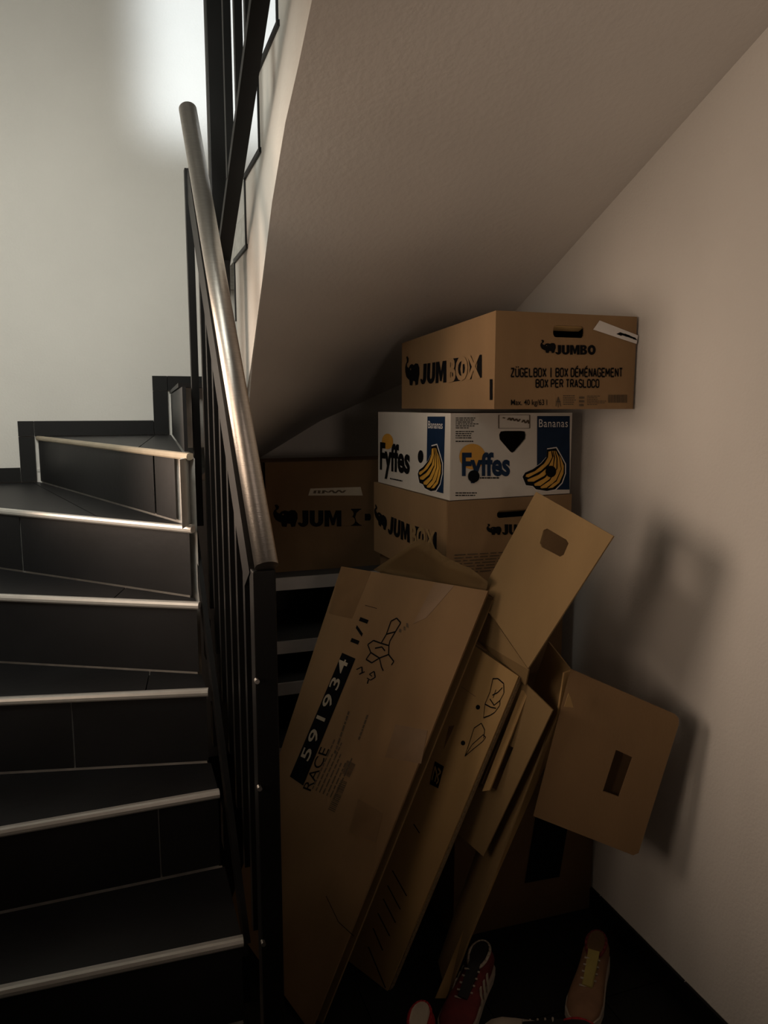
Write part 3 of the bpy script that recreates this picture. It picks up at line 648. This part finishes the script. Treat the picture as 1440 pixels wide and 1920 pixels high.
# ================================================================ leaning cartons
A_TR, A_BR, A_TL, A_BL = (0.8927,1.7212,1.0817), (0.392,1.6692,0), (0.634,2.194,1.0701), (0.2386,2.0472,0.1)
qa = [A_BL, A_BR, A_TR, A_TL]
ca = thing('flat_carton', 'big flat brown carton numbered 591934, leaning beside the railing post', 'box', (A_BR[0],A_BR[1],0))
panel('front_panel', qa, M['card2'], ca, .006)
na = (Vector(A_BR)-Vector(A_BL)).cross(Vector(A_TL)-Vector(A_BL)).normalized()
sh = lambda q, d: [Vector(p)+na*d for p in q]
qb = sh(qa, -.034)
panel('back_panel', [qb[0], qb[1], qmap(qb,1,.985), qmap(qb,0,.985)], M['card'], ca, .006)
# folded edges between the two layers
panel('side_fold', [qmap(sh(qa,-.028),.93,0), qmap(sh(qa,-.0065),.97,0), qmap(sh(qa,-.0065),.97,1), qmap(sh(qa,-.028),.93,1)], M['edge'], ca, .003)
panel('top_fold', [qmap(qa,0,.995)+na*-.006, qmap(qa,1,.995)+na*-.006, qmap(qa,1,.992)+na*-.033, qmap(qa,0,.992)+na*-.033], M['edge'], ca, -.003)
flat('number_strip', [(rect(0,0,1,1),[(0,1,2,3)])], [(0.4579,1.9904,0.4867),(0.6208,2.0069,0.838),(0.5957,2.0576,0.8423),(0.4314,2.0449,0.4923)], M['ink'], ca)
text('lettering', '591934', [(0.4786,2.0075,0.5477),(0.6064,2.0231,0.8264),(0.5902,2.0557,0.829),(0.4611,2.0397,0.5472)], M['tapew'], ca, .01, .0018, 1.25)
text('lettering', 'RACE', [(0.4721,1.9596,0.482),(0.528,1.9609,0.5979),(0.5109,1.9906,0.5954),(0.4558,1.9883,0.4801)], M['ink'], ca, .0)
text('lettering', '1/1', [(0.6325,2.0182,0.8746),(0.6657,2.0197,0.944),(0.6499,2.0514,0.9465),(0.6175,2.0482,0.8767)], M['ink'], ca, .02)
flat('line_drawing', [ribbon(p,.03) for p in ([(.05,.35),(.2,.2),(.5,.12),(.75,.22),(.7,.4),(.45,.42),(.2,.45),(.05,.35)],[(.45,.42),(.55,.62),(.6,.9),(.75,.98),(.9,.9),(.8,.7),(.7,.5),(.7,.4)],[(.3,.3),(.5,.35),(.62,.28)],[(.55,.62),(.8,.7)],[(.2,.2),(.1,.05),(.3,.0),(.5,.12)],[(.75,.22),(.95,.1),(.9,.02)],[(.5,.12),(.62,-.05),(.7,-.12)])], [(0.6336,1.9817,0.8368),(0.6934,1.8801,0.8478),(0.7365,1.912,0.971),(0.6775,2.0162,0.9644)], M['ink'], ca)
flat('line_drawing', [ribbon(p,.06) for p in ([(.0,.6),(.2,.9),(.3,.5),(.2,.3),(.4,.6)],[(.6,.2),(.8,.1),(.95,.4),(.8,.8),(.65,.5),(.8,.4)],[(.7,.1),(.72,-.2)])], [(0.6091,1.9856,0.7909),(0.6472,1.9177,0.7944),(0.6634,1.919,0.8291),(0.6235,1.9903,0.8256)], M['ink'], ca)
flat('line_drawing', [ribbon([(0,.5),(1,.5)],.1)], [(0.664,2.0493,0.973),(0.686,2.0075,0.9722),(0.6886,2.0151,0.9859),(0.6666,2.0571,0.9869)], M['ink'], ca)
flat('line_drawing', [(rect(0,0,.2,.3),[(0,1,2,3)]),(rect(.4,.3,.6,.6),[(0,1,2,3)]),(rect(.7,.6,.95,.95),[(0,1,2,3)])], [(0.718,1.913,0.9342),(0.7379,1.8744,0.9327),(0.7403,1.8971,0.9625),(0.7275,1.9217,0.9631)], M['inksoft'], ca)
flat('small_print', lines(7,31,.35,.3), [(0.5215,1.8754,0.4909),(0.5868,1.8768,0.6261),(0.5401,1.9643,0.6263),(0.4732,1.964,0.4892)], M['inksoft'], ca)
flat('small_print', lines(1,32,.05,.5), [(0.5403,1.9331,0.5926),(0.5875,1.9477,0.7052),(0.5817,1.9595,0.7061),(0.5345,1.9454,0.5943)], M['inksoft'], ca)
flat('small_print', lines(1,33,.05,.5), [(0.5948,1.8824,0.6486),(0.6251,1.8895,0.7184),(0.6193,1.9001,0.7181),(0.5889,1.893,0.6481)], M['inksoft'], ca)
flat('barcode', barcode(34), [(0.5583,1.8648,0.5547),(0.5766,1.8645,0.5918),(0.5613,1.8942,0.5929),(0.5449,1.8915,0.5565)], M['inksoft'], ca)
flat('barcode', barcode(35), [(0.5147,1.8627,0.4631),(0.5526,1.8661,0.5442),(0.5407,1.8876,0.5435),(0.5027,1.8849,0.4629)], M['inksoft'], ca)
for tq in ([(0.6348,1.7936,0.6333),(0.6976,1.6932,0.6518),(0.7235,1.7144,0.7279),(0.6691,1.8051,0.7158)], [(0.5361,1.799,0.4371),(0.5832,1.7175,0.4442),(0.6077,1.7334,0.5117),(0.5667,1.8148,0.517)], [(0.7486,1.8819,0.9628),(0.7758,1.8524,0.9863),(0.8406,1.8158,1.0786),(0.8082,1.8748,1.0769)]):
    o = panel('packing_tape', tq, M['tape'], ca, -.0009); o['label'] = 'piece of brown packing tape'
panel('packing_tape', [(0.5849,2.1621,0.9347),(0.6315,2.0768,0.9366),(0.6939,2.0838,1.0719),(0.6337,2.1931,1.0686)], M['tape'], ca, -.0009)
flat('cut_line', [ribbon([(0,1),(.45,.35),(1,.0)],.02)], [(0.4538,1.7365,0.2002),(0.5078,1.6679,0.2356),(0.5219,1.7121,0.3128),(0.4673,1.7832,0.2789)], M['ink'], ca)

# B: kraft carton with assembly drawings
B_TR, B_BR, B_TL = (0.942,1.6402,0.873), (0.6193,1.7322,0), (0.8125,1.9403,0.9719)
B_BL = (0.4517,2.0555,0.0168)
qb = [B_BL,B_BR,B_TR,B_TL]
cb = thing('flat_carton', 'light kraft carton with small assembly drawings, tucked behind the numbered carton', 'box', (B_BR[0],B_BR[1],0))
nb = uv_of(qb, (0.8357,1.6645,0.5751))
panel('front_panel', qb, M['cardl'], cb, .006)
nn = (Vector(B_BR)-Vector(B_BL)).cross(Vector(B_TL)-Vector(B_BL)).normalized()
shb = lambda q, d: [Vector(p)+nn*d for p in q]
panel('back_panel', [p for p in shb(qb,-.020)], M['card'], cb, .006)
panel('side_fold', [shb(qb,-.018)[1], shb(qb,-.0065)[1], shb(qb,-.0065)[2], shb(qb,-.018)[2]], M['edge'], cb, .003)
o = panel('side_tab', [Vector(p)-nn*.030 for p in [(0.836,1.6586,0.5662),(0.8485,1.641,0.5758),(0.9431,1.6186,0.8395),(0.9324,1.6377,0.8381)]], M['cardl'], cb, .006); o['label'] = 'long narrow tab standing off the carton edge'
def doodle(q, strokes, w=.03): flat('line_drawing', [ribbon(p,w) for p in strokes], q, M['inksoft'] if False else M['ink'], cb)
doodle([(0.8723,1.6982,0.7494),(0.888,1.6685,0.749),(0.9229,1.6662,0.8563),(0.9003,1.7118,0.8621)], [[(.1,.0),(.0,.3),(.2,.6),(.2,.9),(.5,.95),(.9,.9),(1.1,.7),(1.0,.5),(.7,.35),(.3,.45)],[(.1,.0),(.6,.1),(.9,.2),(1.1,.4),(1.0,.5)],[(.4,.55),(.7,.65),(.9,.8)],[(.5,.5),(.55,.7)],[(.0,.3),(.5,.28),(.9,.3)]])
doodle([(0.8304,1.7132,0.6415),(0.8528,1.6771,0.6514),(0.8803,1.6738,0.7334),(0.8566,1.7194,0.7357)], [[(.0,.0),(.4,.2),(.9,.5),(1.0,.65),(.8,.7),(.3,.35),(.0,.0)],[(.1,.45),(.15,.8),(.5,1.0),(.8,.85),(.9,.6)],[(.0,.0),(.1,.45)]])
for c in ([(0.8638,1.7222,0.7632),(0.8705,1.7108,0.7653),(0.873,1.7131,0.7772),(0.8663,1.7245,0.7752)], [(0.827,1.7331,0.6645),(0.834,1.7215,0.667),(0.8364,1.7239,0.679),(0.8295,1.7355,0.6765)]):
    flat('screw_hole', [fill2d([circle(.5,.5,.5,.5,12)])], c, M['ink'], cb)
bl = [(0.7607,1.7845,0.5406),(0.7744,1.758,0.5391),(0.7917,1.7599,0.5977),(0.7776,1.7887,0.6018)]
flat('square_mark', [(rect(0,0,1,1),[(0,1,2,3)])], bl, M['ink'], cb)
flat('square_mark', [ribbon(p,.10) for p in ([(.15,.2),(.15,.8),(.5,.55),(.5,.2)],[(.5,.8),(.85,.7),(.6,.5),(.85,.3),(.7,.15)])], bl, M['cardl'], cb, .0018)
for a_, b_ in (((735,1632),(762,1680)),((726,1660),(750,1705)),((718,1685),(741,1730)),((708,1712),(730,1755)),((699,1740),(717,1782)),((690,1775),(724,1853))):
    pass
for sq in [[(0.6831,1.7571,0.2461),(0.6853,1.7539,0.2477),(0.666,1.8144,0.2892),(0.6637,1.8177,0.2877)],[(0.6672,1.7635,0.2064),(0.6694,1.7604,0.208),(0.6523,1.8153,0.2471),(0.65,1.8186,0.2455)],[(0.6542,1.7657,0.1686),(0.6564,1.7625,0.1702),(0.64,1.8161,0.2094),(0.6378,1.8194,0.2078)],[(0.6391,1.7707,0.1291),(0.6414,1.7676,0.1309),(0.6254,1.819,0.1676),(0.6231,1.8223,0.1659)],[(0.6216,1.7779,0.0854),(0.6239,1.7747,0.0872),(0.6116,1.8199,0.1252),(0.6093,1.8232,0.1235)],[(0.6161,1.7404,0.0039),(0.6184,1.7373,0.0058),(0.5967,1.8177,0.0739),(0.5944,1.821,0.0721)],[(0.7259,1.7735,0.4108),(0.728,1.7703,0.4121),(0.7202,1.7937,0.4271),(0.718,1.797,0.4257)]]:
    flat('cut_slit', [(rect(0,0,1,1),[(0,1,2,3)])], sq, M['ink'], cb)
flat('cut_line', [ribbon([(0,1),(1,0)],.03)], [(0.8451,1.7689,0.7835),(0.8681,1.7322,0.7942),(0.8714,1.7398,0.8176),(0.8484,1.7767,0.8073)], M['inksoft'], cb)
o = panel('packing_tape', [(0.7964,1.7751,0.6386),(0.8146,1.7679,0.6844),(0.8228,1.7658,0.7067),(0.8133,1.7793,0.6995)], M['tape'], cb, -.0009)

# C: opened empty moving box, flaps standing out
C = thing('open_box', 'opened empty moving box tilted on its end, flaps with hand holes spread', 'box', (.9,1.75,0))
def P4(*a): return list(a)
q1 = [(0.9002,1.7875,1.051), (0.9336,1.5796,0.9156), (1.0696,1.4468,1.2606), (1.009,1.6913,1.3396)]
o = panel('flap', q1, M['card'], C, .005, [[uv_of(q1,p) for p in [(0.9939,1.6306,1.2067),(0.9932,1.6401,1.216),(1.0022,1.639,1.2483),(1.0069,1.6293,1.2536),(1.0227,1.5666,1.2347),(1.0235,1.558,1.2269),(1.0144,1.5631,1.1989),(1.0097,1.5719,1.1923)]]])
o['label'] = 'upright end flap with a hand hole'
q2 = [(0.8951,1.8051,0.9323), (0.9594,1.6341,0.8488), (0.9411,1.5896,0.9072), (0.9099,1.8,1.0368)]
panel('end_wall', q2, M['card'], C, .005)
q3 = [(0.8157,1.7907,0.4102), (0.8656,1.6671,0.3764), (0.9938,1.5583,0.8079), (0.9543,1.6783,0.8656)]
o = panel('inner_flap', q3, M['card'], C, .005, [[uv_of(q3,p) for p in [(0.8782,1.7117,0.5561),(0.899,1.6663,0.5571),(0.9327,1.6419,0.6809),(0.9138,1.6852,0.6854)]]]); o['label'] = 'inner flap with a dark hand hole'
q4 = [(0.7678,1.7885,-0.0665), (0.7612,1.6576,0.004), (1.0631,1.5869,0.8922), (1.1148,1.7808,0.9043)]
panel('side_wall', q4, M['card'], C, .005)
bm = bmesh.new()
rim = [(1.0586,1.5779,0.8958),(1.0522,1.5802,0.7785),(1.0136,1.6256,0.6122),(0.9391,1.7154,0.2861),(0.7565,1.6539,0.002)]
rim2 = [(1.0354,1.5755,0.8924),(1.0207,1.5754,0.7848),(0.9795,1.627,0.6099),(0.9027,1.7177,0.2848),(0.7298,1.6633,0.002)]
for a,b,c,d in zip(rim, rim2, rim2[1:], rim[1:]): add_panel(bm, [b, a, d, c][::-1], .005)
put('lit_rim_band', bm_mesh(bm,'lit_rim_band'), M['cardl'], C)  # paler board than side_wall: light on the rim put into its colour
q5 = [(0.9825,1.6153,0.4968), (1.2101,1.4822,0.413), (1.2685,1.4201,0.8051), (1.0388,1.5531,0.9093)]
hg = [uv_of(q5, (1.1256,1.522,0.5867)), uv_of(q5, (1.1597,1.502,0.5749)), uv_of(q5, (1.1803,1.4818,0.6879)), uv_of(q5, (1.1453,1.5021,0.7041))]
out5 = [(0,0),(.96,0),(1,.03),(1,.95),(.985,.985),(.95,1),(.78,1.0),(0,1)]
o = panel('flap', q5, M['card2'], C, .005, [hg], out5); o['label'] = 'end flap with a hand hole, spread towards the wall'

n5 = (Vector(q5[1])-Vector(q5[0])).cross(Vector(q5[3])-Vector(q5[0])).normalized()
panel('hole_shade_board', [qmap(q5,u,v)-n5*.030 for u,v in ((.30,.12),(.90,.12),(.90,.90),(.30,.90))], M['carddark'], C, .005)  # added dark board: gives the shaded inside seen through the flap hole
tp = panel('torn_corner', [(0.9842,1.4928,0.8429),(1.0048,1.4855,0.8403),(0.998,1.4879,0.8657),(0.9928,1.4898,0.8763)], M['cardl'], C, .002)
# crumpled long flap over the lower moving box
q6 = [(0.7362,2.2428,1.0703), (0.912,1.7886,1.0468), (0.9114,1.7676,1.0984), (0.7616,2.2021,1.1443)]
bm = bmesh.new(); NU, NV = 14, 4; rr = random.Random(5)
q6a = [(0.7202,2.1424,1.0644), (0.9016,1.7711,1.046), (0.9015,1.7393,1.1039), (0.7723,1.9014,1.1952)]
g = []
for j in range(NV+1):
    row = []
    for i in range(NU+1):
        u, v = i/NU, j/NV
        row.append(bm.verts.new(qmap(q6a,u,v, .006*math.sin(u*9+v*4)+.004*(rr.random()-.5))))
    g.append(row)
for j in range(NV):
    for i in range(NU): bm.faces.new((g[j][i],g[j][i+1],g[j+1][i+1],g[j+1][i]))
bmesh.ops.solidify(bm, geom=bm.faces[:], thickness=.004)
o = put('side_flap', bm_mesh(bm,'side_flap',True), M['card'], C); o['label'] = 'crumpled long flap pressed against the stack'

# ================================================================ shoes
def shoe(label, loc, rz, upper, sole, lining, accent, tilt=0.0, stripes=True, L=.28, tongue=None):
    t = thing('sneaker', label, 'shoe', loc, None)
    t.rotation_euler = (tilt, 0, rz)
    def part(name, bm, m, par=t, smooth=True):
        me = bm_mesh(bm, name, smooth); me.materials.append(m)
        o = bpy.data.objects.new(name, me); COL.objects.link(o); o.parent = par; return o
    # sections along y (heel 0 .. toe L): half width, sole z, top z
    sec = [(0,.020,.052),(.015,.031,.082),(.05,.036,.086),(.09,.036,.074),(.13,.038,.066),(.17,.042,.056),(.21,.045,.046),(.245,.042,.040),(.268,.030,.034),(.28,.012,.026)]
    k = L/.28
    bm = bmesh.new(); rings = []; n = 16
    for y,w,zt in sec:
        ring = []
        for i in range(n):
            a = 2*math.pi*i/n; cx, sx = math.cos(a), math.sin(a)
            zc = .014+(zt-.014)/2; hz = (zt-.014)/2
            ring.append(bm.verts.new((w*k*math.copysign(abs(cx)**.75, cx)*(1-.28*max(0,sx)), y*k, (zc+hz*math.copysign(abs(sx)**.8, sx))*k)))
        rings.append(ring)
    for r0,r1 in zip(rings,rings[1:]):
        for i in range(n): bm.faces.new((r0[i],r0[(i+1)%n],r1[(i+1)%n],r1[i]))
    bm.faces.new(rings[0][::-1]); bm.faces.new(rings[-1])
    part('upper', bm, upper)
    bm = bmesh.new(); out = [(-w*1.06*k, y*k) for y,w,_ in sec]+[(w*1.06*k, y*k) for y,w,_ in reversed(sec)]
    out = [(x, (y-.14*k)*1.02+.14*k) for x,y in out]
    add_prism(bm, out, 0, .022*k); part('sole', bm, sole, t, False)
    # collar opening
    bm = bmesh.new(); c = bmesh.ops.create_circle(bm, cap_ends=True, radius=1, segments=18)
    for v in bm.verts: v.co = Vector((v.co.x*.024*k, (.058+v.co.y*.045)*k, (.0915-.10*(max(0,v.co.y)*.12))*k))
    part('lining', bm, lining, t, False)
    bm = bmesh.new(); pts = [Vector((.026*k*math.cos(a), (.058+.048*math.sin(a))*k, (.088-.012*max(0,math.sin(a)))*k)) for a in [2*math.pi*i/18 for i in range(18)]]
    for i in range(18): add_bar(bm, pts[i], pts[(i+1)%18], .009*k, None, 6)
    part('collar', bm, accent, t, True)
    bm = bmesh.new(); add_hex(bm, [(-.016*k,.10*k,.070*k),(.016*k,.10*k,.070*k),(.014*k,.19*k,.052*k),(-.014*k,.19*k,.052*k)], [(-.015*k,.092*k,.088*k),(.015*k,.092*k,.088*k),(.011*k,.19*k,.056*k),(-.011*k,.19*k,.056*k)])
    part('tongue', bm, tongue or lining, t, False)
    for i in range(5):
        y = (.115+.018*i)*k; z = (.081-.0068*i)*k
        bm = bmesh.new(); add_bar(bm, (-.020*k,y-.004,z-.006), (.020*k,y+.004,z-.002), .005*k, None, 6); part('lace', bm, M['shoew'])
    if stripes:
        for s in (-1,1):
            for i in range(3):
                y = (.10+.026*i)*k
                bm = bmesh.new(); add_hex(bm, [(s*.041*k,y,.022*k),(s*.041*k,y+.010*k,.022*k),(s*.032*k,y-.004*k,.060*k),(s*.032*k,y-.014*k,.060*k)], [(s*.044*k,y,.022*k),(s*.044*k,y+.010*k,.022*k),(s*.035*k,y-.004*k,.060*k),(s*.035*k,y-.014*k,.060*k)])
                part('side_stripe', bm, accent, t, False)
    return t
def toward(a, b): return math.atan2(-(b[0]-a[0]), b[1]-a[1])
h, t = (0.9066,1.7201,0), (0.7331,1.549,0)
shoe('dark red and off-white sneaker with stripes, beside the open box edge', h, toward(h,t), M['shoer'], M['shoew'], M['rubber'], M['shoew'], 0)
h, t = (1.2297,1.6503,0), (1.0287,1.4449,0)
shoe('tan and white sneaker with a yellow tongue, nearest to the skirting', h, toward(h,t), M['shoeb'], M['shoew'], M['carddark'], M['shoer'], 0, False, .28, M['shoey'])
h, t = (0.6642,1.5785,0), (0.5505,1.4171,0)
shoe('bright red sneaker with pale tongue at the lower edge of the photo', h, toward(h,t), M['red'], M['shoew'], M['shoew'], M['red'], 0, False)
h, t = (1.0212,1.3405,0), (0.8792,1.4517,0)
shoe('off-white sneaker with red collar at the lower edge of the photo', h, toward(h,t), M['shoew'], M['shoew'], M['rubber'], M['red'], 0, False)
